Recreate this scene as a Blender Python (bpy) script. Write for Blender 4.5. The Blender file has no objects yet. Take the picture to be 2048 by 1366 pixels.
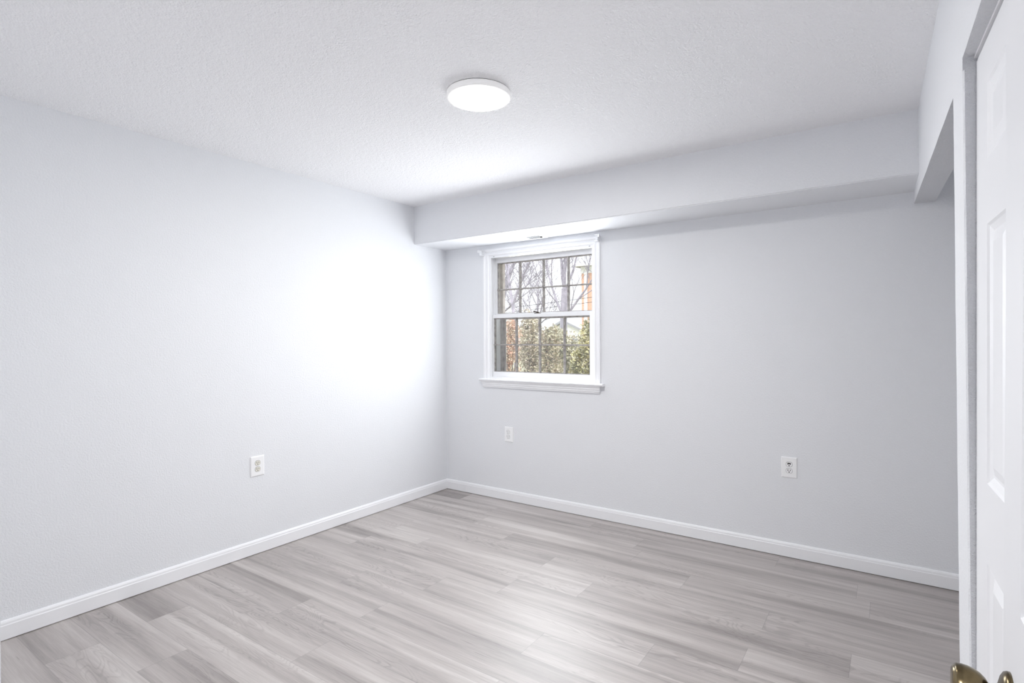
import bpy, bmesh, math, random
from mathutils import Vector, Matrix

random.seed(7)
S = bpy.context.scene
COL = S.collection

# ------------------------------------------------------------------ camera, sky, exposure
cam_data = bpy.data.cameras.new('camera')
cam_data.sensor_width = 36.0
cam_data.lens = 19.2488
cam_data.clip_start = 0.02
cam = bpy.data.objects.new('camera', cam_data)
COL.objects.link(cam)
yaw, pitch, roll = -0.60550, -0.006216, -0.005123
Fv = Vector((math.sin(yaw) * math.cos(pitch), math.cos(yaw) * math.cos(pitch), math.sin(pitch)))
Rv = Vector((math.cos(yaw), -math.sin(yaw), 0))
Uv = Rv.cross(Fv)
R2 = Rv * math.cos(roll) + Uv * math.sin(roll)
U2 = -Rv * math.sin(roll) + Uv * math.cos(roll)
m = Matrix((R2, U2, -Fv)).transposed().to_4x4()
m.translation = Vector((3.27415, -3.69530, 1.34169))
cam.matrix_world = m
S.camera = cam

SKY_LOW, SKY_HIGH = 1.5, 9.5      # overcast: the zenith is several times brighter than the horizon
LAMP = 160.0
HALL_FILL = 100.0  # strength of the fill light added in the hall
DAY = 23.5
world = bpy.data.worlds.new('overcast_sky')
S.world = world
world.use_nodes = True
wn = world.node_tree.nodes
bg = wn['Background']
bg.inputs['Color'].default_value = (0.95, 0.965, 1.0, 1)
wl = world.node_tree.links
wtc = wn.new('ShaderNodeTexCoord')
wsep = wn.new('ShaderNodeSeparateXYZ')
wl.new(wtc.outputs['Generated'], wsep.inputs[0])
wmr = wn.new('ShaderNodeMapRange')
wmr.inputs['From Min'].default_value = 0.25
wmr.inputs['From Max'].default_value = 1.0
wmr.inputs['To Min'].default_value = SKY_LOW
wmr.inputs['To Max'].default_value = SKY_HIGH
wl.new(wsep.outputs['Z'], wmr.inputs['Value'])
wl.new(wmr.outputs[0], bg.inputs['Strength'])

dl = bpy.data.lights.new('window_daylight', 'AREA')
dl.shape = 'RECTANGLE'
dl.size, dl.size_y = 0.74, 0.98
dl.energy = DAY
dl.color = (0.93, 0.965, 1.0)
dlo = bpy.data.objects.new('window_daylight', dl)
dlo.location = (1.06, 0.014, 1.53)
dlo.rotation_euler = (-math.pi / 2, 0, 0)      # shines into the room
COL.objects.link(dlo)

S.view_settings.view_transform = 'Standard'
S.view_settings.look = 'None'
S.view_settings.gamma = 1.0
S.view_settings.use_curve_mapping = False
S.view_settings.exposure = 0.09
S.cycles.max_bounces = 20
S.cycles.diffuse_bounces = 14
S.cycles.transparent_max_bounces = 24
S.cycles.use_denoising = True
S.cycles.sample_clamp_indirect = 6.0

# ------------------------------------------------------------------ helpers
def principled(name, color, rough=0.6, metal=0.0, spec=0.5):
    mt = bpy.data.materials.new(name)
    mt.use_nodes = True
    b = mt.node_tree.nodes['Principled BSDF']
    b.inputs['Base Color'].default_value = (*color, 1)
    b.inputs['Roughness'].default_value = rough
    b.inputs['Metallic'].default_value = metal
    b.inputs['Specular IOR Level'].default_value = spec
    return mt

def node(nt, kind, **kw):
    n = nt.nodes.new(kind)
    for k, v in kw.items():
        setattr(n, k, v)
    return n

def add_bump(mt, layers, strength=0.3, distance=0.002):
    """layers: (scale, detail, weight)"""
    nt = mt.node_tree
    b = nt.nodes['Principled BSDF']
    geo = node(nt, 'ShaderNodeNewGeometry')
    prev = None
    for sc, det, w in layers:
        n = node(nt, 'ShaderNodeTexNoise')
        n.inputs['Scale'].default_value = sc
        n.inputs['Detail'].default_value = det
        nt.links.new(geo.outputs['Position'], n.inputs['Vector'])
        mul = node(nt, 'ShaderNodeMath', operation='MULTIPLY')
        nt.links.new(n.outputs['Fac'], mul.inputs[0])
        mul.inputs[1].default_value = w
        if prev is None:
            prev = mul
        else:
            a = node(nt, 'ShaderNodeMath', operation='ADD')
            nt.links.new(prev.outputs[0], a.inputs[0])
            nt.links.new(mul.outputs[0], a.inputs[1])
            prev = a
    bp = node(nt, 'ShaderNodeBump')
    bp.inputs['Strength'].default_value = strength
    bp.inputs['Distance'].default_value = distance
    nt.links.new(prev.outputs[0], bp.inputs['Height'])
    nt.links.new(bp.outputs['Normal'], b.inputs['Normal'])
    return mt

def add_mottle(mt, c0, c1, scale, detail=3, lo=0.35, hi=0.65):
    nt = mt.node_tree
    b = nt.nodes['Principled BSDF']
    geo = node(nt, 'ShaderNodeNewGeometry')
    n = node(nt, 'ShaderNodeTexNoise')
    n.inputs['Scale'].default_value = scale
    n.inputs['Detail'].default_value = detail
    nt.links.new(geo.outputs['Position'], n.inputs['Vector'])
    r = node(nt, 'ShaderNodeValToRGB')
    r.color_ramp.elements[0].position = lo
    r.color_ramp.elements[0].color = (*c0, 1)
    r.color_ramp.elements[1].position = hi
    r.color_ramp.elements[1].color = (*c1, 1)
    nt.links.new(n.outputs['Fac'], r.inputs['Fac'])
    nt.links.new(r.outputs['Color'], b.inputs['Base Color'])
    return mt

def bx(bm, x0, x1, y0, y1, z0, z1, bevel=0.0, seg=2, mat=0):
    vs = [bm.verts.new((x, y, z)) for z in (z0, z1) for y in (y0, y1) for x in (x0, x1)]
    fs = []
    for idx in ((0, 2, 3, 1), (4, 5, 7, 6), (0, 1, 5, 4), (2, 6, 7, 3), (0, 4, 6, 2), (1, 3, 7, 5)):
        f = bm.faces.new([vs[i] for i in idx])
        f.material_index = mat
        fs.append(f)
    if bevel > 0:
        es = {e for f in fs for e in f.edges}
        bmesh.ops.bevel(bm, geom=list(es), offset=bevel, segments=seg, affect='EDGES', profile=0.5)
    return vs

def prism(bm, pts, fn0, fn1, mat=0):
    """closed profile pts swept between two placements fn(p)->xyz"""
    a = [bm.verts.new(fn0(p)) for p in pts]
    b = [bm.verts.new(fn1(p)) for p in pts]
    n = len(pts)
    for i in range(n):
        f = bm.faces.new((a[i], a[(i + 1) % n], b[(i + 1) % n], b[i]))
        f.material_index = mat
    bm.faces.new(a).material_index = mat
    bm.faces.new(list(reversed(b))).material_index = mat

def lathe(bm, prof, frame, n=40, mat=0, smooth=True):
    """prof: (radius, height) along the axis frame.col[2]; open ends are capped"""
    rings = []
    for r, h in prof:
        if r < 1e-6:
            rings.append([bm.verts.new(frame @ Vector((0, 0, h)))])
        else:
            rings.append([bm.verts.new(frame @ Vector((r * math.cos(2 * math.pi * k / n), r * math.sin(2 * math.pi * k / n), h))) for k in range(n)])
    for A, B in zip(rings, rings[1:]):
        for k in range(n):
            if len(A) == 1 and len(B) == 1:
                continue
            if len(A) == 1:
                f = bm.faces.new((A[0], B[k], B[(k + 1) % n]))
            elif len(B) == 1:
                f = bm.faces.new((A[k], B[0], A[(k + 1) % n]))
            else:
                f = bm.faces.new((A[k], B[k], B[(k + 1) % n], A[(k + 1) % n]))
            f.smooth = smooth
            f.material_index = mat
    for A in (rings[0], rings[-1]):
        if len(A) > 1:
            bm.faces.new(A).material_index = mat

def tube(bm, p0, p1, r0, r1, n=6, mat=0):
    p0, p1 = Vector(p0), Vector(p1)
    d = (p1 - p0)
    if d.length < 1e-6:
        return
    d.normalize()
    u = d.orthogonal().normalized()
    v = d.cross(u)
    A, B = [], []
    for k in range(n):
        c, s = math.cos(2 * math.pi * k / n), math.sin(2 * math.pi * k / n)
        A.append(bm.verts.new(p0 + (u * c + v * s) * r0))
        B.append(bm.verts.new(p1 + (u * c + v * s) * r1))
    for k in range(n):
        f = bm.faces.new((A[k], A[(k + 1) % n], B[(k + 1) % n], B[k]))
        f.smooth = True
        f.material_index = mat
    bm.faces.new(A).material_index = mat
    bm.faces.new(B).material_index = mat

def obj(name, bm, mats, parent=None, recalc=True):
    if recalc:
        bmesh.ops.recalc_face_normals(bm, faces=bm.faces)
    me = bpy.data.meshes.new(name)
    bm.to_mesh(me)
    bm.free()
    for mt in (mats if isinstance(mats, (list, tuple)) else [mats]):
        me.materials.append(mt)
    o = bpy.data.objects.new(name, me)
    COL.objects.link(o)
    if parent is not None:
        o.parent = parent
    return o

def empty(name, loc=(0, 0, 0)):
    o = bpy.data.objects.new(name, None)
    o.empty_display_size = 0.1
    o.location = loc
    COL.objects.link(o)
    return o

def tag(o, label, cat, group=None, kind=None):
    o['label'] = label
    o['category'] = cat
    if group:
        o['group'] = group
    if kind:
        o['kind'] = kind
    return o

def struct(o, label=None, cat=None):
    o['kind'] = 'structure'
    if label:
        o['label'] = label
        o['category'] = cat
    return o

def new():
    return bmesh.new()

# ------------------------------------------------------------------ materials
M = {}
M['wall'] = add_bump(principled('wall_paint', (0.815, 0.827, 0.850), 0.55, spec=0.3), [(120, 2, 1.0), (330, 2, 0.5)], 0.45, 0.0045)
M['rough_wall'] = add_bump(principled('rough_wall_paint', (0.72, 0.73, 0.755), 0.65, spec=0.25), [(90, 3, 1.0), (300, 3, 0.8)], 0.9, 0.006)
M['ceiling'] = add_bump(principled('ceiling_paint', (0.93, 0.93, 0.945), 0.7, spec=0.2), [(60, 4, 1.0), (150, 3, 0.8)], 0.8, 0.007)
M['trim'] = principled('white_gloss_trim', (0.89, 0.893, 0.91), 0.35)
M['door'] = principled('white_door_paint', (0.86, 0.865, 0.885), 0.4)
M['sash'] = principled('white_sash_paint', (0.87, 0.875, 0.89), 0.35)
M['muntin'] = add_mottle(principled('weathered_muntin', (0.3, 0.28, 0.27), 0.6), (0.27, 0.25, 0.24), (0.46, 0.435, 0.42), 35)
M['storm'] = add_mottle(principled('storm_frame_metal', (0.4, 0.36, 0.34), 0.5), (0.33, 0.30, 0.28), (0.48, 0.44, 0.42), 20)
M['dark'] = principled('dark_cavity', (0.02, 0.018, 0.017), 0.6)
M['plastic'] = principled('white_plastic', (0.93, 0.93, 0.935), 0.3)
M['ivory'] = principled('ivory_plastic', (0.80, 0.78, 0.70), 0.3)
M['metal_white'] = principled('white_enamel_metal', (0.85, 0.855, 0.87), 0.35)
M['screw'] = principled('steel_screw', (0.55, 0.55, 0.54), 0.35, 1.0)
M['bronze'] = principled('dark_bronze', (0.035, 0.03, 0.025), 0.4, 0.6)
M['lock'] = principled('brown_lock', (0.06, 0.045, 0.035), 0.4, 0.4)
M['brass'] = add_mottle(principled('antique_brass', (0.3, 0.23, 0.12), 0.22, 1.0), (0.12, 0.092, 0.05), (0.27, 0.21, 0.115), 25)
M['concrete'] = add_mottle(principled('pale_concrete', (0.62, 0.61, 0.58), 0.9), (0.56, 0.55, 0.53), (0.68, 0.67, 0.64), 6)
M['lawn'] = add_mottle(principled('winter_lawn', (0.2, 0.21, 0.12), 0.95), (0.17, 0.17, 0.10), (0.27, 0.26, 0.17), 3)
M['bark'] = add_mottle(principled('grey_bark', (0.15, 0.135, 0.145), 0.9), (0.13, 0.12, 0.134), (0.21, 0.19, 0.212), 12)
M['white_siding'] = principled('white_siding', (0.8, 0.8, 0.81), 0.7)
M['roof'] = principled('grey_shingle', (0.3, 0.3, 0.32), 0.9)
M['wire'] = principled('utility_wire_black', (0.03, 0.03, 0.03), 0.6)

def brick_material():
    mt = principled('red_brick', (0.15, 0.08, 0.06), 0.9)
    nt = mt.node_tree
    geo = node(nt, 'ShaderNodeTexCoord')
    sep = node(nt, 'ShaderNodeSeparateXYZ')
    nt.links.new(geo.outputs['Object'], sep.inputs[0])
    add = node(nt, 'ShaderNodeMath', operation='ADD')
    nt.links.new(sep.outputs['X'], add.inputs[0])
    nt.links.new(sep.outputs['Y'], add.inputs[1])
    cmb = node(nt, 'ShaderNodeCombineXYZ')
    nt.links.new(add.outputs[0], cmb.inputs['X'])
    nt.links.new(sep.outputs['Z'], cmb.inputs['Y'])
    br = node(nt, 'ShaderNodeTexBrick')
    br.inputs['Scale'].default_value = 1.0
    br.inputs['Brick Width'].default_value = 0.215
    br.inputs['Row Height'].default_value = 0.075
    br.inputs['Mortar Size'].default_value = 0.008
    br.inputs['Color1'].default_value = (0.60, 0.35, 0.24, 1)
    br.inputs['Color2'].default_value = (0.54, 0.31, 0.22, 1)
    br.inputs['Mortar'].default_value = (0.5, 0.40, 0.35, 1)
    nt.links.new(cmb.outputs[0], br.inputs['Vector'])
    nt.links.new(br.outputs['Color'], nt.nodes['Principled BSDF'].inputs['Base Color'])
    return mt
M['brick'] = brick_material()

def leaf_material(name, c0, c1):
    return add_mottle(principled(name, c0, 0.6), c0, c1, 9, 2, 0.35, 0.65)
M['leaf_green'] = leaf_material('olive_leaf', (0.22, 0.215, 0.145), (0.42, 0.39, 0.27))
M['leaf_yellow'] = leaf_material('yellow_green_leaf', (0.22, 0.22, 0.11), (0.48, 0.44, 0.22))
M['leaf_red'] = leaf_material('russet_leaf', (0.62, 0.33, 0.24), (0.48, 0.36, 0.25))
M['leaf_brown'] = leaf_material('brown_olive_leaf', (0.30, 0.245, 0.185), (0.43, 0.375, 0.275))
M['twig'] = principled('twig_brown', (0.16, 0.13, 0.11), 0.9)

def glass_material():
    mt = bpy.data.materials.new('window_glass')
    mt.use_nodes = True
    nt = mt.node_tree
    for n in list(nt.nodes):
        nt.nodes.remove(n)
    out = node(nt, 'ShaderNodeOutputMaterial')
    mix = node(nt, 'ShaderNodeMixShader')
    tr = node(nt, 'ShaderNodeBsdfTransparent')
    tr.inputs['Color'].default_value = (0.96, 0.97, 0.97, 1)
    gl = node(nt, 'ShaderNodeBsdfGlossy')
    gl.inputs['Roughness'].default_value = 0.02
    fr = node(nt, 'ShaderNodeFresnel')
    fr.inputs['IOR'].default_value = 1.45
    nt.links.new(fr.outputs[0], mix.inputs[0])
    nt.links.new(tr.outputs[0], mix.inputs[1])
    nt.links.new(gl.outputs[0], mix.inputs[2])
    nt.links.new(mix.outputs[0], out.inputs['Surface'])
    return mt
M['glass'] = glass_material()

def emit_material(name, color, strength):
    mt = bpy.data.materials.new(name)
    mt.use_nodes = True
    b = mt.node_tree.nodes['Principled BSDF']
    b.inputs['Base Color'].default_value = (0.9, 0.9, 0.9, 1)
    b.inputs['Emission Color'].default_value = (*color, 1)
    b.inputs['Emission Strength'].default_value = strength
    return mt
M['lamp'] = emit_material('lamp_diffuser', (1.0, 0.985, 0.96), LAMP)
M['lamp_rim'] = emit_material('lamp_lens_rim', (1.0, 0.985, 0.96), 1.4)
M['lamp_housing'] = emit_material('translucent_lamp_housing', (1.0, 0.985, 0.96), 0.16)
M['hall_fill'] = emit_material('hall_fill_diffuser', (1.0, 0.985, 0.96), HALL_FILL)

def floor_material():
    mt = principled('grey_oak_plank', (0.45, 0.43, 0.42), 0.36)
    nt = mt.node_tree
    L = nt.links.new
    b = nt.nodes['Principled BSDF']
    uv = node(nt, 'ShaderNodeUVMap', uv_map='UVMap')
    loc = node(nt, 'ShaderNodeUVMap', uv_map='plank')      # u, v inside its own plank, metres
    at = node(nt, 'ShaderNodeAttribute', attribute_name='tone')
    sep = node(nt, 'ShaderNodeSeparateColor')
    L(at.outputs['Color'], sep.inputs[0])

    def scaled(sx, sy, src=uv):
        mp = node(nt, 'ShaderNodeMapping')
        mp.inputs['Scale'].default_value = (sx, sy, 1)
        L(src.outputs['UV'], mp.inputs['Vector'])
        return mp.outputs[0]

    def noise(vec, scale=1.0, detail=3.0, rough=0.55, dist=0.0):
        n = node(nt, 'ShaderNodeTexNoise')
        n.inputs['Scale'].default_value = scale
        n.inputs['Detail'].default_value = detail
        n.inputs['Roughness'].default_value = rough
        n.inputs['Distortion'].default_value = dist
        L(vec, n.inputs['Vector'])
        return n.outputs['Fac']

    def mth(op, a, bb, clamp=False):
        n = node(nt, 'ShaderNodeMath', operation=op)
        n.use_clamp = clamp
        for i, x in enumerate((a, bb)):
            if isinstance(x, (int, float)):
                n.inputs[i].default_value = x
            else:
                L(x, n.inputs[i])
        return n.outputs[0]

    def ramp(f, a, bb):
        n = node(nt, 'ShaderNodeMapRange')
        n.interpolation_type = 'SMOOTHSTEP'
        n.inputs['From Min'].default_value = a
        n.inputs['From Max'].default_value = bb
        L(f, n.inputs['Value'])
        return n.outputs[0]

    streak = noise(scaled(0.55, 10), 1, 2.5, 0.5, 0.4)            # broad light and dark bands along the plank
    band = noise(scaled(1.6, 36), 1, 4, 0.65, 0.5)
    grain = noise(scaled(7, 210), 1, 3, 0.65, 0.3)                      # hairline pores
    # cathedral figure: contour lines of a stretched noise
    hfield = noise(scaled(1.5, 9), 1, 2.0, 0.45, 0.7)
    rings = mth('SINE', mth('MULTIPLY', hfield, 160.0), 0.0)
    figure_mask = ramp(noise(scaled(0.9, 5), 1, 1, 0.5), 0.48, 0.62)
    ringv = mth('MULTIPLY', mth('MULTIPLY', ramp(rings, 0.1, 1.0), figure_mask), 0.11)
    crack = mth('MULTIPLY', ramp(noise(scaled(5, 130), 1, 2, 0.5, 0.6), 0.66, 0.74),
                ramp(noise(scaled(1.7, 12), 1, 1, 0.5), 0.52, 0.66))
    knot = ramp(noise(scaled(3.4, 11), 1, 1.5, 0.5, 1.2), 0.74, 0.82)

    v = mth('MULTIPLY', mth('SUBTRACT', streak, 0.5), 0.95)
    v = mth('ADD', v, mth('MULTIPLY', mth('SUBTRACT', band, 0.5), 0.42))
    v = mth('ADD', v, mth('MULTIPLY', mth('SUBTRACT', grain, 0.5), 0.34))
    v = mth('ADD', v, mth('MULTIPLY', mth('SUBTRACT', sep.outputs[0], 0.5), 0.12))
    v = mth('SUBTRACT', v, ringv)
    v = mth('SUBTRACT', v, mth('MULTIPLY', crack, 0.34))
    v = mth('SUBTRACT', v, mth('MULTIPLY', knot, 0.14))
    v = mth('ADD', v, 0.5, True)
    cr = node(nt, 'ShaderNodeValToRGB')
    e = cr.color_ramp.elements
    e[0].position, e[0].color = 0.0, (0.124, 0.104, 0.096, 1)
    e[1].position, e[1].color = 1.0, (0.688, 0.652, 0.626, 1)
    for p_, c in ((0.28, (0.253, 0.224, 0.210)), (0.5, (0.397, 0.359, 0.340)), (0.72, (0.535, 0.498, 0.474))):
        x = e.new(p_)
        x.color = (*c, 1)
    L(v, cr.inputs['Fac'])
    # the fine seam between planks
    sp = node(nt, 'ShaderNodeSeparateXYZ')
    L(loc.outputs['UV'], sp.inputs[0])
    def edge(c, size, w):
        d = mth('MINIMUM', c, mth('SUBTRACT', size, c))
        n = node(nt, 'ShaderNodeMapRange')
        n.inputs['From Min'].default_value = 0.0
        n.inputs['From Max'].default_value = w
        L(d, n.inputs['Value'])
        return n.outputs[0]
    s_ = mth('MINIMUM', edge(sp.outputs['Y'], 0.1955, 0.0022), edge(sp.outputs['X'], 1.203, 0.0022))
    seam = mth('ADD', mth('MULTIPLY', s_, 0.3), 0.7)
    mx = node(nt, 'ShaderNodeMix', data_type='RGBA', blend_type='MULTIPLY')
    mx.inputs['Factor'].default_value = 1.0
    L(cr.outputs['Color'], mx.inputs['A'])
    L(seam, mx.inputs['B'])
    L(mx.outputs['Result'], b.inputs['Base Color'])
    rr = mth('ADD', mth('MULTIPLY', grain, 0.12), 0.40)
    L(rr, b.inputs['Roughness'])
    b.inputs['Specular IOR Level'].default_value = 0.7
    b.inputs['Coat Weight'].default_value = 0.95
    b.inputs['Coat Roughness'].default_value = 0.47
    bp = node(nt, 'ShaderNodeBump')
    bp.inputs['Strength'].default_value = 0.12
    bp.inputs['Distance'].default_value = 0.001
    L(mth('ADD', mth('MULTIPLY', grain, 0.6), s_), bp.inputs['Height'])
    L(bp.outputs['Normal'], b.inputs['Normal'])
    return mt
M['floor'] = floor_material()

# ------------------------------------------------------------------ room dimensions
H = 2.44            # ceiling
SD, SZ = 0.395, 2.1255   # soffit depth, underside
KX = 0.009          # the right wall leans a little
def XR(y, z):       # room face of the right wall
    return 3.374 - 0.02191 * y + KX * (H - z)
XC = 4.05           # closet back
YF = -3.55          # front wall
WT = 0.14           # outer wall thickness
PY0, PY1 = -1.745, -1.937   # the narrow pier between the two closet openings
RT = 0.092          # thickness of the right partition

# ------------------------------------------------------------------ floor: planks laid along the window wall
def build_floor():
    bm = new()
    uvl = bm.loops.layers.uv.new('UVMap')
    pl = bm.loops.layers.uv.new('plank')
    tone = bm.loops.layers.color.new('tone')
    rnd = random.Random(11)
    LEN, W = 1.203, 0.1955
    starts = {0: 0.31, 1: 0.72, 2: 0.782, 3: 1.142, 4: 0.38, 5: 0.73, 6: 0.36, 7: 1.22, 8: 0.775, 9: 1.172,
              10: 0.808, 11: 0.02, 12: 0.362, 13: 0.765, 14: 0.392, 15: 1.1, 16: 0.6, 17: 0.2}
    x_end, y_end = XC + 0.05, -5.0
    for r in range(-1, 26):
        ya, yb = -0.012 - W * r, -0.012 - W * (r + 1)
        s = starts.get(r, rnd.uniform(0, LEN)) - 2 * LEN
        k = 0
        while s < x_end + LEN:
            x0, x1 = max(s, -0.05), min(s + LEN, 4.55)
            y0, y1 = max(yb, y_end), min(ya, 0.0)
            ox, oy, t = rnd.uniform(-60, 60), rnd.uniform(-60, 60), rnd.random()
            if x1 > x0 and y1 > y0:
                vs = [bm.verts.new((x, y, 0)) for x, y in ((x0, y0), (x1, y0), (x1, y1), (x0, y1))]
                f = bm.faces.new(vs)
                for lp in f.loops:
                    c = lp.vert.co
                    lp[uvl].uv = (c.x - s + ox, c.y - yb + oy)
                    lp[pl].uv = (c.x - s, c.y - yb)
                    lp[tone] = (t, rnd.random(), 0, 1)
            s += LEN
            k += 1
    o = obj('floor', bm, M['floor'])
    return struct(o, 'grey wood-look plank floor of the empty room', 'floor')
build_floor()
bm = new()
bx(bm, -0.3, 4.6, -5.1, 0.25, -0.2, -0.004)
struct(obj('floor_slab', bm, M['concrete']))

# ------------------------------------------------------------------ ceiling and outer walls
bm = new()
bx(bm, -0.25, 4.6, -5.1, 0.25, H, H + 0.2)
struct(obj('ceiling', bm, M['ceiling']), 'white stippled ceiling', 'ceiling')
bm = new()
bx(bm, -WT, 0, YF - 0.1, 0.0, 0, H)
struct(obj('wall_left', bm, M['wall']), 'pale blue white left wall with one outlet', 'wall')

# back wall with the window hole
WX0, WX1, WZ0, WZ1 = 0.474, 1.470, 0.995, 2.043
bm = new()
BT = 0.16
for x0, x1, z0, z1 in ((-WT, WX0, 0, H), (WX1, XC + WT, 0, H), (WX0, WX1, 0, WZ0), (WX0, WX1, WZ1, H)):
    bx(bm, x0, x1, 0, BT, z0, z1)
bmesh.ops.remove_doubles(bm, verts=bm.verts, dist=1e-5)
struct(obj('wall_back', bm, M['wall']), 'pale grey window wall under the boxed soffit', 'wall')
bm = new()
for x0, x1, z0, z1 in ((-WT, WX0 - 0.01, -0.3, 2.9), (WX1 + 0.01, XC + WT, -0.3, 2.9), (WX0 - 0.01, WX1 + 0.01, -0.3, WZ0 - 0.02), (WX0 - 0.01, WX1 + 0.01, WZ1 + 0.01, 2.9)):
    bx(bm, x0, x1, BT, BT + 0.1, z0, z1)
struct(obj('wall_exterior', bm, M['brick']))

# soffit along the back wall
bm = new()
ye = lambda z: XR(-SD, z)
def soff(p):
    return p
prof = [(-SD, SZ), (0.0, SZ), (0.0, H), (-SD, H)]
prism(bm, prof, lambda p: (0.0, p[0], p[1]), lambda p: (XR(p[0], p[1]) + 0.001, p[0], p[1]))
es = [e for e in bm.edges if all(abs(v.co.y + SD) < 1e-5 and abs(v.co.z - SZ) < 1e-5 for v in e.verts)]
bmesh.ops.bevel(bm, geom=es, offset=0.006, segments=3, affect='EDGES')
struct(obj('trim_1', bm, M['wall']), 'boxed soffit running along the top of the window wall', 'soffit')

# right partition: header over the open closet, pier, header over the closet door, solid wall beyond
def leaning_block(bm, ya, yb, za_fn, zb, t=RT, mat=0, seg=1, jag=0.0):
    rnd = random.Random(3)
    vs = {}
    n = seg
    rows = []
    for i in range(n + 1):
        y = ya + (yb - ya) * i / n
        zl = za_fn(y) + (rnd.uniform(-jag, jag) if 0 < i < n else 0)
        row = [bm.verts.new((XR(y, zl), y, zl)), bm.verts.new((XR(y, zl) + t, y, zl)),
               bm.verts.new((XR(y, zb) + t, y, zb)), bm.verts.new((XR(y, zb), y, zb))]
        rows.append(row)
    for A, B in zip(rows, rows[1:]):
        for k in range(4):
            f = bm.faces.new((A[k], A[(k + 1) % 4], B[(k + 1) % 4], B[k]))
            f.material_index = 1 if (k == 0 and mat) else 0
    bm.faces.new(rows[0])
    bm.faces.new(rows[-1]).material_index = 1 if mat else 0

bm = new()
hb1 = lambda y: 2.060 + 0.034 * y
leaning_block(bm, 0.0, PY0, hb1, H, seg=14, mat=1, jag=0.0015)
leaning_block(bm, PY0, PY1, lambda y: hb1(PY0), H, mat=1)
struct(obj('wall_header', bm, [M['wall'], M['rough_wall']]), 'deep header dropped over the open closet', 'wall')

def pier():
    bm = new()
    rnd = random.Random(5)
    n = 40
    rows = []
    for i in range(n + 1):
        z = hb1(PY0) * i / n
        j0, j1 = rnd.uniform(-0.004, 0.004), rnd.uniform(-0.003, 0.003)
        x = XR(PY0, z)
        x1 = XR(PY1, z)
        r = 0.004
        rows.append([bm.verts.new(c) for c in ((x + RT, PY0 + j0, z), (x + r, PY0 + j0, z), (x, PY0 - r + j0, z), (x1, PY1 + r + j1, z),
                                               (x1 + r, PY1 + j1 * 0.4, z), (x1 + RT, PY1, z))])
    for A, B in zip(rows, rows[1:]):
        for k in range(6):
            f = bm.faces.new((A[k], A[(k + 1) % 6], B[(k + 1) % 6], B[k]))
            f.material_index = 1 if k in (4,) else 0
    bm.faces.new(rows[0])
    bm.faces.new(rows[-1])
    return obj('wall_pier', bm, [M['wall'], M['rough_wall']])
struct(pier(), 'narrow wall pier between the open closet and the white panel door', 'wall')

hb2 = lambda y: 2.030 + 0.010 * (y - PY1)
bm = new()
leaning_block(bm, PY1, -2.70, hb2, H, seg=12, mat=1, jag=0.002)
leaning_block(bm, -2.70, YF, lambda y: 0.0, H)
struct(obj('wall_right', bm, [M['wall'], M['rough_wall']]), 'right wall above and past the white panel door', 'wall')

bm = new()
bx(bm, XC, XC + 0.1, YF - 0.1, 0.0, 0, H)
struct(obj('wall_closet', bm, M['wall']))
# front wall with the doorway the camera looks through, and the hall behind it
DX0, DX1 = 2.52, 3.452
bm = new()
for x0, x1, z0, z1 in ((0, DX0, 0, H), (DX1, XC, 0, H), (DX0, DX1, 2.06, H)):
    bx(bm, x0, x1, YF - 0.11, YF, z0, z1)
struct(obj('wall_front', bm, M['wall']))
bm = new()
bx(bm, 1.5, 4.5, -5.0, -4.9, 0, H)
bx(bm, 1.4, 1.5, -5.0, YF - 0.11, 0, H)
bx(bm, 4.4, 4.5, -5.0, YF - 0.11, 0, H)
struct(obj('wall_hall', bm, M['wall']))

# ------------------------------------------------------------------ baseboards
BH, BTK = 0.0875, 0.014
prof_b = [(0, 0.003), (BTK, 0.003), (BTK, BH - 0.022), (BTK - 0.002, BH - 0.019), (BTK - 0.003, BH - 0.010), (BTK - 0.007, BH - 0.003), (BTK - 0.011, BH), (0, BH)]
bm = new()
prism(bm, prof_b, lambda p: (p[0], YF, p[1]), lambda p: (p[0], -p[0], p[1]))
struct(obj('baseboard_left', bm, M['trim']), 'white baseboard along the left wall', 'baseboard')
bm = new()
prism(bm, prof_b, lambda p: (p[0], -p[0], p[1]), lambda p: (0.2275, -p[0], p[1]))
prism(bm, prof_b, lambda p: (0.2285, -p[0], p[1]), lambda p: (XC, -p[0], p[1]))
struct(obj('baseboard_back', bm, M['trim']), 'white baseboard along the window wall', 'baseboard')
bm = new()
prism(bm, prof_b, lambda p: (0, YF + p[0], p[1]), lambda p: (DX0 - 0.07, YF + p[0], p[1]))
struct(obj('baseboard_front', bm, M['trim']))

# ------------------------------------------------------------------ window
win = empty('window_1', (0.97, 0, WZ0))
struct(win, 'white double hung window with eight over eight muntin panes', 'window')
def wpart(name, bm, mats, parent=win):
    o = obj(name, bm, mats)
    o.parent = parent
    if parent is win:
        o.matrix_parent_inverse = Matrix.Translation(-win.location)
    return o
def rect_frame(bm, x0, x1, z0, z1, wl, wr, wb, wt, y0, y1, bevel=0.0):
    bx(bm, x0, x0 + wl, y0, y1, z0, z1, bevel)
    bx(bm, x1 - wr, x1, y0, y1, z0, z1, bevel)
    if wb > 0:
        bx(bm, x0 + wl, x1 - wr, y0, y1, z0, z0 + wb, bevel)
    if wt > 0:
        bx(bm, x0 + wl, x1 - wr, y0, y1, z1 - wt, z1, bevel)
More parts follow.
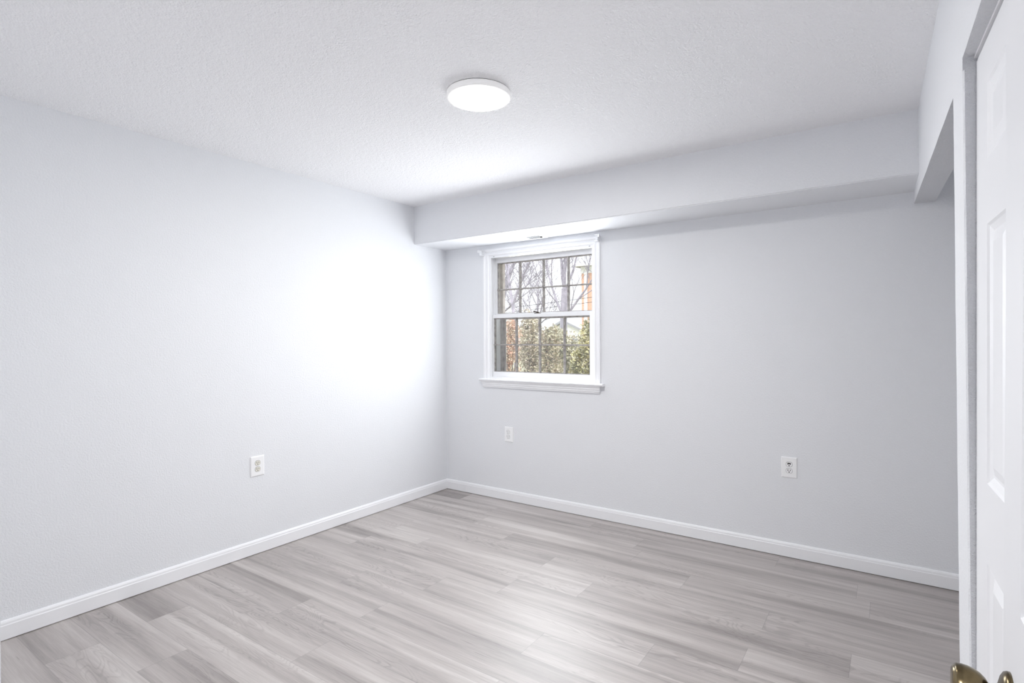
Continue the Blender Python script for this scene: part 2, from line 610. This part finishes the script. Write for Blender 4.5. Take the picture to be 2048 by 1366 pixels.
# jamb liner lining the wall opening
bm = new()
rect_frame(bm, WX0, WX1, WZ0, WZ1, 0.016, 0.016, 0.02, 0.016, 0.0, BT + 0.02)
rect_frame(bm, WX0 + 0.016, WX1 - 0.016, WZ0 + 0.02, WZ1 - 0.016, 0.012, 0.012, 0.0, 0.012, 0.0, 0.018)   # inner stops
rect_frame(bm, WX0 + 0.016, WX1 - 0.016, WZ0 + 0.02, WZ1 - 0.016, 0.010, 0.010, 0.0, 0.006, 0.060, 0.068)    # parting stops
wpart('jamb', bm, M['sash'])
# casing: stepped profile on three sides
cas_prof = [(0.0, 0.0), (0.0, 0.011), (0.010, 0.013), (0.014, 0.010), (0.030, 0.012), (0.036, 0.018), (0.050, 0.019), (0.052, 0.0)]
IX0, IX1, IZ1 = 0.484, 1.464, 2.038
bm = new()
def cpt(side, p, top):
    t, d = p
    if side == 'l':
        return (IX0 - t, -d, IZ1 + t if top else 0.998)
    if side == 'r':
        return (IX1 + t, -d, IZ1 + t if top else 0.998)
prism(bm, cas_prof, lambda p: cpt('l', p, False), lambda p: cpt('l', p, True))
prism(bm, cas_prof, lambda p: cpt('r', p, False), lambda p: cpt('r', p, True))
prism(bm, cas_prof, lambda p: cpt('l', p, True), lambda p: cpt('r', p, True))
wpart('casing', bm, M['trim'])
# stool and apron
bm = new()
sp = [(0.0, 0.998), (0.03, 0.998), (0.03, 1.002), (-0.044, 1.002), (-0.049, 0.999), (-0.050, 0.993), (-0.046, 0.986), (-0.04, 0.984), (0.0, 0.984)]
prism(bm, sp, lambda p: (0.405, p[0], p[1]), lambda p: (1.545, p[0], p[1]))
wpart('sill', bm, M['trim'])
bm = new()
ap = [(0, 0.984), (-0.038, 0.984), (-0.036, 0.976), (-0.028, 0.968), (-0.027, 0.957), (-0.022, 0.953), (-0.021, 0.941), (-0.015, 0.937), (-0.014, 0.929), (0, 0.929)]
prism(bm, ap, lambda p: (0.437 - (-p[0]) * 0.6, p[0], p[1]), lambda p: (1.500 + (-p[0]) * 0.6, p[0], p[1]))
wpart('apron', bm, M['trim'])

def sash(name, x0, x1, z0, z1, y0, y1, gx, gz, mz):
    bm = new()
    t = 0.0
    rect_frame(bm, x0, x1, z0, z1, gx[0] - x0, x1 - gx[1], gz[0] - z0, z1 - gz[1], y0, y1, 0.002)
    s = wpart(name, bm, M['sash'])
    bm = new()
    yc = (y0 + y1) / 2
    a, b = gx
    # weathered rim round the glass and the bars
    rect_frame(bm, a - 0.001, b + 0.001, gz[0] - 0.001, gz[1] + 0.001, 0.009, 0.009, 0.006, 0.009, yc - 0.004, y1 - 0.002)
    w = (b - a) / 4
    def bar_prof(c, hw):
        return [(c - hw, yc + 0.012), (c - hw, yc - 0.003), (c - 0.004, yc - 0.012), (c + 0.004, yc - 0.012), (c + hw, yc - 0.003), (c + hw, yc + 0.012)]
    for k in (1, 2, 3):
        x = a + w * k
        prism(bm, bar_prof(x, 0.008), lambda p: (p[0], p[1], gz[0]), lambda p: (p[0], p[1], gz[1]))
    prism(bm, bar_prof(mz, 0.006), lambda p: (a, p[1], p[0]), lambda p: (b, p[1], p[0]))
    o = obj('muntin_grid', bm, M['muntin'], s)
    for i in range(4):
        for zz0, zz1 in ((gz[0], mz), (mz, gz[1])):
            bm = new()
            bx(bm, a + w * i + 0.002, a + w * (i + 1) - 0.002, yc + 0.003, yc + 0.006, zz0 + 0.001, zz1 - 0.001)
            obj('pane', bm, M['glass'], s)
    return s
upper = sash('upper_sash', 0.492, 1.452, 1.515, 2.020, 0.069, 0.102, (0.514, 1.424), (1.548, 1.979), 1.752)
lower = sash('lower_sash', 0.492, 1.452, 1.006, 1.538, 0.022, 0.057, (0.509, 1.411), (1.060, 1.510), 1.286)
# cam lock on the meeting rail
bm = new()
zt = 1.538
bx(bm, 0.915, 0.965, 0.028, 0.052, zt, zt + 0.006, 0.002)
fr = Matrix.Translation((0.94, 0.040, zt + 0.006))
lathe(bm, [(0.011, 0), (0.011, 0.006), (0.008, 0.009), (0, 0.010)], fr, 16)
tube(bm, (0.94, 0.040, zt + 0.010), (0.905, 0.030, zt + 0.020), 0.005, 0.004, 8)
lk = obj('sash_lock', bm, M['lock'], lower)
# outer storm window: weathered metal frame with a middle bar
bm = new()
rect_frame(bm, WX0 + 0.005, WX1 - 0.005, WZ0 - 0.005, WZ1 + 0.005, 0.040, 0.040, 0.03, 0.03, 0.150, 0.185, 0.002)
bx(bm, WX0 + 0.045, WX1 - 0.045, 0.158, 0.178, 1.502, 1.540)
rect_frame(bm, WX0 + 0.045, WX1 - 0.045, WZ0 + 0.025, 1.502, 0.018, 0.018, 0.02, 0.0, 0.160, 0.174)
wpart('storm_frame', bm, M['storm'])
bm = new()
bx(bm, WX0 + 0.045, WX1 - 0.045, 0.166, 0.169, WZ0 + 0.025, 1.502)
wpart('storm_pane', bm, M['glass'])
# two blind-screw holes in the head jamb
bm = new()
for x in (0.535, 1.425):
    bx(bm, x - 0.006, x + 0.006, -0.0006, 0.010, 2.024, 2.027)
wpart('screw_hole', bm, M['dark'])

# blind brackets left on the casing corners
def bracket(name, x, z, s, label):
    """small pressed steel box bracket, open to the window side"""
    e = empty(name, (x, -0.02, z))
    tag(e, label, 'bracket', 'blind brackets on the window casing')
    bm = new()
    w, d, h, t = 0.032, 0.032, 0.046, 0.0015
    bx(bm, -w / 2, w / 2, -t, 0, -h / 2, h / 2)
    xs = -w / 2 if s < 0 else w / 2 - t
    bx(bm, xs, xs + t, -d, 0, -h / 2, h / 2)
    bx(bm, -w / 2, w / 2, -d, 0, -h / 2, -h / 2 + t)
    bx(bm, -w / 2, w / 2, -d, 0, h / 2 - t, h / 2)
    obj('bracket_body', bm, M['metal_white'], e)
    bm = new()
    prism(bm, [(xs + t / 2, -d), (xs + t / 2 + t, -d), (xs + t / 2 + t + s * 0.016, -d - 0.010), (xs + t / 2 + s * 0.016, -d - 0.010)],
          lambda p: (p[0], p[1], h / 2 - 0.022), lambda p: (p[0], p[1], h / 2))
    obj('latch_tab', bm, M['metal_white'], e)
    for dz in (-0.008, 0.008):
        bm = new()
        lathe(bm, [(0.0025, 0), (0.0025, 0.0012), (0, 0.0016)], Matrix.Translation((0, -t, dz)) @ Matrix.Rotation(math.pi / 2, 4, 'X'), 10)
        obj('screw', bm, M['screw'], e)
    return e
bracket('blind_bracket', 0.438, 2.060, -1, 'white metal blind bracket at the casing corner nearest the left wall')
bracket('blind_bracket', 1.500, 2.074, 1, 'white metal blind bracket on the casing corner away from the left wall')

# ------------------------------------------------------------------ wall outlets
def oval(r, hh, n=28):
    """a round face cut flat at top and bottom"""
    pts = []
    for k in range(n):
        a = 2 * math.pi * k / n
        pts.append((r * math.cos(a), max(-hh, min(hh, r * math.sin(a)))))
    return pts
def outlet(loc, rotz, w, h, label, face, offs=0.0, dark_top=False):
    e = empty('wall_outlet', loc)
    e.rotation_euler = (0, 0, rotz)
    tag(e, label, 'outlet')
    # local: x along the wall, -y out of the wall
    bm = new()
    p0 = [(-w / 2, -h / 2), (w / 2, -h / 2), (w / 2, h / 2), (-w / 2, h / 2)]
    levels = ((0, 0.0), (0, 0.003), (0.003, 0.0055), (0.007, 0.0065))
    rings = []
    for ins, d in levels:
        rings.append([bm.verts.new((x - math.copysign(ins, x), -d, z - math.copysign(ins, z))) for x, z in p0])
    for A, B in zip(rings, rings[1:]):
        for k in range(4):
            bm.faces.new((A[k], A[(k + 1) % 4], B[(k + 1) % 4], B[k]))
    bm.faces.new(rings[0]); bm.faces.new(rings[-1])
    obj('cover_plate', bm, M['plastic'], e)
    bm = new()
    lathe(bm, [(0.0028, 0), (0.0028, 0.001), (0, 0.0014)], Matrix.Translation((offs, -0.0065, 0)) @ Matrix.Rotation(math.pi / 2, 4, 'X'), 12)
    obj('screw', bm, M['plastic'], e)
    for dz in (0.0195, -0.0195):
        bm = new()
        # dark gap ring round the receptacle, then its face
        for pts, d0, d1, mi in ((oval(0.0182, 0.0155), 0.006, 0.0068, 1), (oval(0.0170, 0.0143), 0.006, 0.0080, 0)):
            a = [bm.verts.new((offs + x, -d0, dz + z)) for x, z in pts]
            b = [bm.verts.new((offs + x, -d1, dz + z)) for x, z in pts]
            n = len(pts)
            for k in range(n):
                bm.faces.new((a[k], a[(k + 1) % n], b[(k + 1) % n], b[k])).material_index = mi
            bm.faces.new(b).material_index = mi
        rc = obj('receptacle', bm, [face, M['dark']], e)
        bm = new()
        k = 1.9 if (dark_top and dz > 0) else (1.35 if dark_top else 1.0)
        for sx, hh in ((-0.0065, 0.0048), (0.0065, 0.004)):
            bx(bm, offs + sx - 0.0013 * k, offs + sx + 0.0013 * k, -0.0083, -0.0078, dz + 0.0035 - hh * min(k, 1.2), dz + 0.0035 + hh * min(k, 1.2))
        if dark_top and dz > 0:
            bx(bm, offs - 0.0090, offs + 0.0090, -0.0083, -0.0078, dz + 0.002, dz + 0.009)
        lathe(bm, [(0.0026 * min(k, 1.3), 0), (0.0026 * min(k, 1.3), 0.0005)], Matrix.Translation((offs, -0.0078, dz - 0.0075)) @ Matrix.Rotation(math.pi / 2, 4, 'X'), 12)
        obj('slot', bm, M['dark'], rc)
    return e
outlet((0, -1.785, 0.547), math.pi / 2, 0.090, 0.126, 'white duplex outlet with cream receptacles alone on the left wall', M['ivory'])
outlet((0.6825, 0, 0.547), 0, 0.084, 0.124, 'small white duplex outlet on the wall directly below the window', M['plastic'], -0.006)
outlet((2.7645, 0, 0.546), 0, 0.087, 0.126, 'white duplex outlet with black slots on the bare wall right of the window', M['plastic'], 0.0, True)

# ------------------------------------------------------------------ ceiling lamp
def ceiling_lamp(loc, mat, label):
    e = empty('ceiling_light', loc)
    tag(e, label, 'light')
    top = Matrix.Rotation(math.pi, 4, 'X')
    bm = new()
    lathe(bm, [(0.139, 0.0), (0.139, 0.003)], top, 72)
    obj('mounting_plate', bm, M['bronze'], e)
    bm = new()
    lathe(bm, [(0.05, 0.003), (0.142, 0.003), (0.1435, 0.006), (0.1435, 0.022), (0.1415, 0.026), (0.1375, 0.0275), (0.134, 0.0265)], top, 72)
    obj('housing', bm, M['lamp_housing'], e)
    bm = new()
    lathe(bm, [(0.1335, 0.024), (0.1335, 0.0275), (0.130, 0.0305), (0.122, 0.032)], top, 72)
    obj('lens_rim', bm, M['lamp_rim'], e)
    bm = new()
    lathe(bm, [(0.122, 0.030), (0.122, 0.032), (0.115, 0.033), (0.07, 0.0345), (0, 0.035)], top, 72)
    obj('diffuser', bm, mat, e)
    return e
ceiling_lamp((1.758, -1.757, H), M['lamp'], 'round white flush light glowing on the ceiling')
ceiling_lamp((2.7, -4.3, H), M['hall_fill'], 'round flush fill light added on the hall ceiling behind the doorway')  # unseen light, added behind the camera to fill the room from the front

# ------------------------------------------------------------------ air register in the soffit underside
reg = empty('air_vent', (0.937, -0.105, SZ))
tag(reg, 'white air vent in the soffit above the window', 'vent')
bm = new()
rect_frame(bm, -0.150, 0.150, -0.0, 0.0001, 0, 0, 0, 0, 0, 0) if False else None
vw, vd, fw = 0.148, 0.073, 0.022
for x0, x1, y0, y1 in ((-vw, vw, -vd, -vd + fw), (-vw, vw, vd - fw, vd), (-vw, -vw + fw, -vd + fw, vd - fw), (vw - fw, vw, -vd + fw, vd - fw)):
    bx(bm, x0, x1, y0, y1, -0.005, 0.0, 0.0)
obj('frame', bm, M['metal_white'], reg)
for side in (-1, 1):
    for k in range(9):
        bm = new()
        x = side * (0.010 + k * 0.0128)
        sl = 0.006 * side
        prism(bm, [(x - 0.0006, 0.0), (x + 0.0006, 0.0), (x + 0.0006 + sl, -0.0045), (x - 0.0006 + sl, -0.0045)],
              lambda p: (p[0], -vd + fw, p[1]), lambda p: (p[0], vd - fw, p[1]))
        obj('slat', bm, M['metal_white'], reg)
bm = new()
bx(bm, -vw + fw, vw - fw, -vd + fw, vd - fw, -0.0004, 0.0)
obj('damper', bm, principled('vent_damper_grey', (0.3, 0.3, 0.3), 0.6), reg)
bm = new()
bx(bm, vw - fw - 0.006, vw - fw + 0.001, -vd + fw, -vd + fw + 0.06, -0.0056, -0.0046)
bx(bm, vw - fw - 0.003, vw - fw + 0.012, -0.004, 0.004, -0.014, -0.004, 0.001)
obj('lever', bm, M['bronze'], reg)

# ------------------------------------------------------------------ doors
def panel_door(name, width, height, thick, xs, zs, mat, both=False):
    """six-panel door slab: x across, -y is the shown face, origin at the lower corner. xs/zs: panel spans"""
    bm = new()
    cx = [0.0] + [v for p in xs for v in p] + [width]
    cz = [0.0] + [v for p in zs for v in p] + [height]
    def is_panel(i, j):
        return i % 2 == 1 and j % 2 == 1
    for yy, sgn in ((0.0, 1), (thick, -1)):
        grid = {}
        for i, x in enumerate(cx):
            for j, z in enumerate(cz):
                grid[i, j] = bm.verts.new((x, yy, z))
        for i in range(len(cx) - 1):
            for j in range(len(cz) - 1):
                q = [grid[i, j], grid[i + 1, j], grid[i + 1, j + 1], grid[i, j + 1]]
                if not is_panel(i, j):
                    bm.faces.new(q)
                    continue
                prev = q
                x0, x1, z0, z1 = cx[i], cx[i + 1], cz[j], cz[j + 1]
                for ins, dep in ((0.005, 0.004), (0.012, 0.007), (0.018, 0.0095), (0.024, 0.0095), (0.046, 0.003)):
                    nx = [bm.verts.new((x, yy + sgn * dep, z)) for x, z in ((x0 + ins, z0 + ins), (x1 - ins, z0 + ins), (x1 - ins, z1 - ins), (x0 + ins, z1 - ins))]
                    for k in range(4):
                        bm.faces.new((prev[k], prev[(k + 1) % 4], nx[(k + 1) % 4], nx[k]))
                    prev = nx
                bm.faces.new(prev)
        if sgn == 1:
            g0 = grid
        else:
            g1 = grid
    nI, nJ = len(cx) - 1, len(cz) - 1
    for i in range(nI):
        for j in (0, nJ):
            bm.faces.new((g0[i, j], g0[i + 1, j], g1[i + 1, j], g1[i, j]))
    for j in range(nJ):
        for i in (0, nI):
            bm.faces.new((g0[i, j], g0[i, j + 1], g1[i, j + 1], g1[i, j]))
    return obj(name, bm, mat)

zs6 = [(0.22, 0.822), (1.003, 1.590), (1.737, 1.912)]
# closet door behind the pier: runs towards the camera
cl = panel_door('door_1', 0.74, 2.009, 0.034, [(0.126, 0.308), (0.432, 0.614)], zs6, M['door'])
th = math.radians(2.62)
# local +x -> along the wall towards the camera, local -y -> into the room
cl.matrix_world = Matrix.Translation((3.4470, PY1 - 0.003, 0.004)) @ Matrix.Rotation(-math.pi / 2 + th, 4, 'Z')
struct(cl, 'white six panel closet door set behind the narrow pier', 'door')
# track strip between door top and header
bm = new()
def strip_pt(y, dx, z):
    return (3.4470 + math.tan(th) * (PY1 - y) + dx, y, z)
prism(bm, [(-0.004, 0.0), (0.010, 0.0), (0.010, -0.007), (-0.004, -0.007)], lambda p: strip_pt(PY1, p[0], hb2(PY1) + p[1]), lambda p: strip_pt(-2.69, p[0], hb2(-2.69) + p[1]))
struct(obj('trim_2', bm, M['trim']))

# entrance door, swung open against the right wall
dr = panel_door('door_2', 0.78, 2.03, 0.0345, [(0.115, 0.325), (0.455, 0.665)], [(0.23, 0.82), (1.0, 1.59), (1.72, 1.90)], M['door'])
lean = math.radians(0.31)
base = Matrix.Translation((3.3975, -2.72, 0.897)) @ Matrix.Rotation(lean, 4, 'Y') @ Matrix.Rotation(-math.pi / 2, 4, 'Z') @ Matrix.Translation((0, 0, -0.885))
dr.matrix_world = base
struct(dr, 'white entrance door swung open beside the camera with brass knob', 'door')
KZ, KXX = 0.874, 0.062
fr = Matrix.Translation((KXX, 0, KZ)) @ Matrix.Rotation(math.pi / 2, 4, 'X')
bm = new()
lathe(bm, [(0.0325, -0.001), (0.0325, 0.003), (0.031, 0.006), (0.026, 0.009), (0.018, 0.0115), (0.014, 0.013)], fr, 48)
ro = obj('rosette', bm, M['brass'], dr)
bm = new()
lathe(bm, [(0.0115, 0.010), (0.0115, 0.019), (0.0130, 0.0215), (0.0180, 0.0245), (0.0225, 0.0295), (0.0255, 0.0355), (0.0270, 0.0415), (0.0274, 0.0475),
           (0.0270, 0.0535), (0.0258, 0.0552), (0.0246, 0.0553), (0.0235, 0.0570), (0.0205, 0.0585), (0.008, 0.0592), (0, 0.0592)], fr, 56)
kn = obj('door_knob', bm, M['brass'], dr)
for z in (0.22, 1.02, 1.82):
    bm = new()
    lathe(bm, [(0.006, -0.045), (0.006, 0.045)], Matrix.Translation((0.784, 0.030, z)), 12)
    obj('hinge', bm, M['brass'], dr)

# doorway trim on the front wall
bm = new()
for x0, x1, z0, z1 in ((DX0, DX0 + 0.015, 0, 2.06), (DX0 + 0.015, DX1, 2.045, 2.06)):
    bx(bm, x0, x1, YF - 0.11, YF, z0, z1)
bx(bm, DX0 - 0.06, DX0 + 0.005, YF, YF + 0.015, 0, 2.11)
bx(bm, DX0 + 0.005, DX1 - 0.02, YF, YF + 0.015, 2.05, 2.11)
struct(obj('trim_3', bm, M['trim']))

# ------------------------------------------------------------------ outdoors
GZ = 0.45
bm = new()
bx(bm, -40, 30, 0.27, 1.15, GZ - 0.3, GZ)
struct(obj('ground_bounce', bm, M['concrete']))  # unseen pale strip, added to bounce skylight up onto the soffit
bm = new()
bx(bm, -60, 40, 1.15, 60, GZ - 0.3, GZ - 0.02)
struct(obj('ground', bm, M['lawn']))

def grow(bm, p, d, length, r, depth, rnd, spread=0.5, up=0.25, taper=0.70):
    """a branch as a chain of tapering pieces, forking at its end"""
    n = 3
    q = p.copy()
    dd = d.normalized()
    for i in range(n):
        nd = (dd + Vector((rnd.uniform(-1, 1), rnd.uniform(-1, 1), rnd.uniform(-0.6, 1) * 0.8)) * 0.15).normalized()
        e = q + nd * length / n
        r1 = r * (1 - (1 - taper) * (i + 1) / n)
        r0 = r * (1 - (1 - taper) * i / n)
        tube(bm, q, e, r0, r1, 6 if r > 0.02 else 4)
        if depth > 0 and i < n - 1 and rnd.random() < 0.9:
            side = Vector((rnd.uniform(-1, 1), rnd.uniform(-1, 1), rnd.uniform(-0.2, 0.8))).normalized()
            grow(bm, e.copy(), nd * 0.6 + side * 0.75, length * rnd.uniform(0.45, 0.7), max(0.006, r1 * 0.52), depth - 1, rnd, spread, up, taper)
        q, dd = e, nd
    if depth > 0:
        for s in (-1, 1):
            side = Vector((rnd.uniform(0.3, 1) * s, rnd.uniform(-0.7, 0.7), rnd.uniform(-0.1, 0.5)))
            grow(bm, q.copy(), dd + side * spread + Vector((0, 0, up * 0.5)), length * rnd.uniform(0.6, 0.82), max(0.006, r * taper * 0.75), depth - 1, rnd, spread, up, taper)

def tree(base, trunk, limbs, seed, label, depth=4):
    """trunk: points with radii; limbs: (point, direction, length, radius)"""
    rnd = random.Random(seed)
    e = empty('bare_tree', base)
    tag(e, label, 'tree', 'bare trees beyond the hedge')
    b = Vector(base)
    bm = new()
    for (p, r0), (q, r1) in zip(trunk, trunk[1:]):
        tube(bm, Vector(p) - b, Vector(q) - b, r0, r1, 10)
    obj('trunk', bm, M['bark'], e, False)
    bm = new()
    for p, d, ln, r in limbs:
        grow(bm, Vector(p) - b, Vector(d), ln, r, depth, rnd)
    obj('branches', bm, M['bark'], e, False)
    return e
# big forked tree seen through the panes nearest the left wall
tree((-6.12, 9.0, GZ), [((-6.12, 9.0, GZ), 0.115), ((-6.03, 9.0, 1.6), 0.10), ((-5.90, 9.0, 2.35), 0.09)],
     [((-5.90, 9.0, 2.30), (0.36, 0.05, 0.95), 1.2, 0.08), ((-5.90, 9.0, 2.3), (-0.5, 0.2, 0.85), 1.2, 0.05), ((-5.97, 9.0, 1.95), (0.75, -0.2, 0.35), 0.8, 0.03)], 3,
     'bare leaning tree seen through the panes nearest the left wall')
tree((-3.34, 6.0, GZ), [((-3.34, 6.0, GZ), 0.03), ((-3.38, 6.0, 1.5), 0.03), ((-3.41, 6.0, 2.085), 0.034)],
     [((-3.41, 6.0, 2.07), (-0.26, 0.1, 0.95), 0.7, 0.04), ((-3.41, 6.0, 2.07), (0.40, 0, 0.9), 0.66, 0.032)], 21,
     'small forked bare tree between the leaning tree and the tall central trunk')
# tall tree whose trunk stands in the third column of panes
tree((-6.68, 14.0, GZ), [((-6.68, 14.0, GZ), 0.165), ((-6.65, 14.0, 2.2), 0.13), ((-6.61, 14.0, 3.15), 0.115)],
     [((-6.61, 14.0, 3.10), (-0.34, 0.1, 1.0), 1.6, 0.065), ((-6.61, 14.0, 3.15), (-0.10, 0, 1.0), 1.6, 0.055), ((-6.61, 14.0, 3.1), (0.16, -0.1, 1.0), 1.6, 0.05),
      ((-6.61, 14.0, 3.05), (0.55, -0.1, 0.8), 1.3, 0.045), ((-6.65, 14.0, 2.1), (-0.50, 0.1, 0.85), 2.0, 0.05), ((-6.65, 14.0, 2.0), (0.50, 0.2, 0.8), 1.4, 0.05)], 5,
     'tall bare tree with upright trunk seen beside the brick house', 4)
tree((-10.9, 19.0, GZ), [((-10.9, 19.0, GZ), 0.10), ((-10.9, 19.0, 2.1), 0.08)],
     [((-10.9, 19.0, 2.0), (-0.4, 0, 0.8), 1.0, 0.045), ((-10.9, 19.0, 2.0), (0.35, -0.2, 0.8), 1.0, 0.045), ((-10.9, 19.0, 2.1), (0, 0, 1), 1.2, 0.045), ((-10.9, 19.0, 1.9), (-0.8, 0, 0.5), 1.0, 0.035), ((-10.9, 19.0, 1.9), (0.7, -0.3, 0.5), 0.8, 0.035)], 8,
     'distant bushy bare tree low in the second column of panes', 4)

def bush(name, base, radii, n, mats, seed, label, leaf=0.035, clumps=9):
    rnd = random.Random(seed)
    e = empty(name, base)
    tag(e, label, 'bush', 'hedge shrubs outside the window')
    bm = new()
    cs = []
    for k in range(clumps):
        a = rnd.uniform(0, 2 * math.pi)
        h = rnd.uniform(0.25, 0.95)
        rr = rnd.uniform(0, 0.55) * math.sqrt(max(0.05, 1 - (h - 0.45) ** 2 * 2.2))
        cs.append((Vector((math.cos(a) * rr * radii[0], math.sin(a) * rr * radii[1], h * radii[2])), rnd.uniform(0.28, 0.42)))
    for c, s in cs:
        tube(bm, (rnd.uniform(-0.05, 0.05), rnd.uniform(-0.05, 0.05), 0), c, 0.014, 0.004, 5)
        for _ in range(6):
            d = Vector((rnd.gauss(0, 1), rnd.gauss(0, 1), rnd.gauss(0.4, 1))).normalized()
            tube(bm, c, c + Vector((d.x * radii[0], d.y * radii[1], d.z * radii[2] * 0.6)) * s, 0.004, 0.0015, 4)
    obj('stem', bm, M['twig'], e, False)
    bm = new()
    for _ in range(n):
        c, s = rnd.choice(cs)
        d = Vector((rnd.gauss(0, 1), rnd.gauss(0, 1), rnd.gauss(0, 1))).normalized() * (rnd.random() ** 0.4)
        p = c + Vector((d.x * radii[0], d.y * radii[1], d.z * radii[2] * 0.55)) * s
        if p.z < 0:
            p.z = rnd.uniform(0, 0.1)
        ax = Vector((rnd.gauss(0, 1), rnd.gauss(0, 1), rnd.gauss(0.2, 1))).normalized()
        u = ax.orthogonal().normalized()
        w = ax.cross(u)
        L_ = leaf * rnd.uniform(0.7, 1.3)
        vs = [bm.verts.new(p), bm.verts.new(p + ax * L_ * 0.5 + u * L_ * 0.25 + w * L_ * 0.06), bm.verts.new(p + ax * L_), bm.verts.new(p + ax * L_ * 0.5 - u * L_ * 0.25 + w * L_ * 0.06)]
        f = bm.faces.new(vs)
        f.material_index = 0 if rnd.random() < 0.7 else len(mats) - 1
    obj('foliage', bm, mats, e, False)
    return e
bush('shrub', (-1.26, 2.75, GZ - 0.02), (0.30, 0.24, 1.16), 5200, [M['leaf_red'], M['leaf_brown']], 1, 'russet leaved shrub seen in the lower panes nearest the left wall', 0.032, 12)
bush('shrub', (-0.46, 2.14, GZ - 0.02), (0.28, 0.24, 1.14), 7000, [M['leaf_brown'], M['leaf_green']], 2, 'brownish olive shrub in the second column of lower panes', 0.03, 16)
bush('shrub', (0.17, 1.55, GZ - 0.02), (0.27, 0.22, 0.94), 6500, [M['leaf_green'], M['leaf_brown']], 3, 'low olive shrub between the brownish shrub and the yellow green one', 0.028, 16)
bush('shrub', (0.22, 2.30, GZ - 0.02), (0.28, 0.24, 1.13), 7000, [M['leaf_yellow'], M['leaf_green']], 4, 'tall yellow green shrub in the lower panes in front of the brick house', 0.034, 14)
bush('shrub', (-0.95, 3.7, GZ - 0.02), (0.62, 0.34, 1.02), 6500, [M['leaf_green'], M['leaf_brown']], 6, 'wide dull green shrub standing behind the other shrubs', 0.04, 18)

# brick house at the edge of the view
hs = empty('brick_house', (-9.54, 21.0, GZ))
tag(hs, 'red brick house with white eaves and downspout behind the bare trees', 'house')
bm = new()
bx(bm, 0, 9.0, 0, 8.0, 0, 4.12)
obj('wall', bm, M['brick'], hs)
bm = new()
bx(bm, -0.03, 9.03, -0.04, 8.0, 4.12, 4.45)
obj('frieze', bm, M['white_siding'], hs)
bm = new()
bx(bm, -0.30, 9.3, -0.35, 8.3, 4.45, 4.55)
bx(bm, 0.6, 8.4, 0.6, 7.4, 4.55, 4.70)
obj('roof', bm, M['roof'], hs)
bm = new()
bx(bm, -0.32, 9.3, -0.47, -0.351, 4.44, 4.57, 0.01)
obj('gutter', bm, M['white_siding'], hs)
bm = new()
bx(bm, 0.20, 0.34, -0.12, -0.005, 0.0, 4.12, 0.01)
obj('downspout', bm, M['white_siding'], hs)
for wx in (1.6, 4.4, 7.0):
    for wz in (0.9,):
        bm = new()
        rect_frame(bm, wx - 0.55, wx + 0.55, wz, wz + 1.7, 0.09, 0.09, 0.1, 0.09, -0.06, -0.002)
        bx(bm, wx - 0.46, wx + 0.46, -0.05, -0.004, wz + 0.82, wz + 0.88)
        wf = obj('window', bm, M['white_siding'], hs)
        bm = new()
        bx(bm, wx - 0.46, wx + 0.46, -0.02, -0.004, wz + 0.1, wz + 1.61)
        obj('pane', bm, principled('house_window_glass', (0.12, 0.13, 0.14), 0.1), wf)

# pale house far behind the hedge
def far_house(loc, w, d, h, ridge, label, mat):
    e = empty('far_house', loc)
    tag(e, label, 'house')
    bm = new()
    bx(bm, -w / 2, w / 2, 0, d, 0, h)
    prism(bm, [(-w / 2, h), (w / 2, h), (0, h + ridge)], lambda p: (p[0], 0.0, p[1]), lambda p: (p[0], d, p[1]))
    obj('wall', bm, mat, e)
    bm = new()
    for s in (-1, 1):
        prism(bm, [(0, h + ridge), (s * (w / 2 + 0.3), h - 0.15), (s * (w / 2 + 0.3), h - 0.02), (0, h + ridge + 0.14)], lambda p: (p[0], -0.3, p[1]), lambda p: (p[0], d + 0.3, p[1]))
    obj('roof', bm, M['roof'], e)
    for x in (-w / 4, w / 4):
        bm = new()
        bx(bm, x - 0.4, x + 0.4, -0.03, 0.02, h - 1.3, h - 0.3)
        obj('window', bm, M['roof'], e)
    return e
far_house((-13.3, 26, GZ), 2.8, 5, 1.25, 0.62, 'small pale gabled house far behind the low olive shrub', M['white_siding'])
far_house((-18.6, 30, GZ), 3.6, 6, 1.2, 0.7, 'low brick gabled house far behind the russet shrub', M['brick'])

# overhead wires
def wire(dz, label):
    bm = new()
    n = 24
    pts = []
    for i in range(n + 1):
        x = -24 + 27 * i / n
        pts.append(Vector((x, 16.7 + dz, 2.69 + dz + 0.0695 * (x + 11.27) + 0.0015 * (x + 9) ** 2)))
    for a, b in zip(pts, pts[1:]):
        tube(bm, a, b, 0.010, 0.010, 5)
    tag(obj('street_cable', bm, M['wire'], None, False), label, 'wire', 'overhead wires across the street')
wire(0.0, 'upper of the two overhead wires crossing the upper panes')
wire(-0.225, 'lower overhead wire just above the meeting rail')

for x, lab in ((-23.6, 'wooden utility pole carrying the overhead wires far to the left'), (2.6, 'wooden utility pole carrying the overhead wires far to the right')):
    e = empty('utility_pole', (x, 16.1, GZ))
    tag(e, lab, 'pole', 'utility poles along the street')
    zt = 2.69 + 0.0695 * (x + 11.27) + 0.0015 * (x + 9) ** 2 - GZ
    bm = new()
    tube(bm, (0, 0, -0.02), (0, 0, zt + 0.35), 0.11, 0.09, 12)
    obj('post', bm, M['twig'], e)
    for dz, w in ((0.0, 0.75), (-0.225, 0.5)):
        bm = new()
        bx(bm, -0.05, 0.05, -0.25, w, zt + dz - 0.102, zt + dz - 0.022)
        obj('crossarm', bm, M['twig'], e)
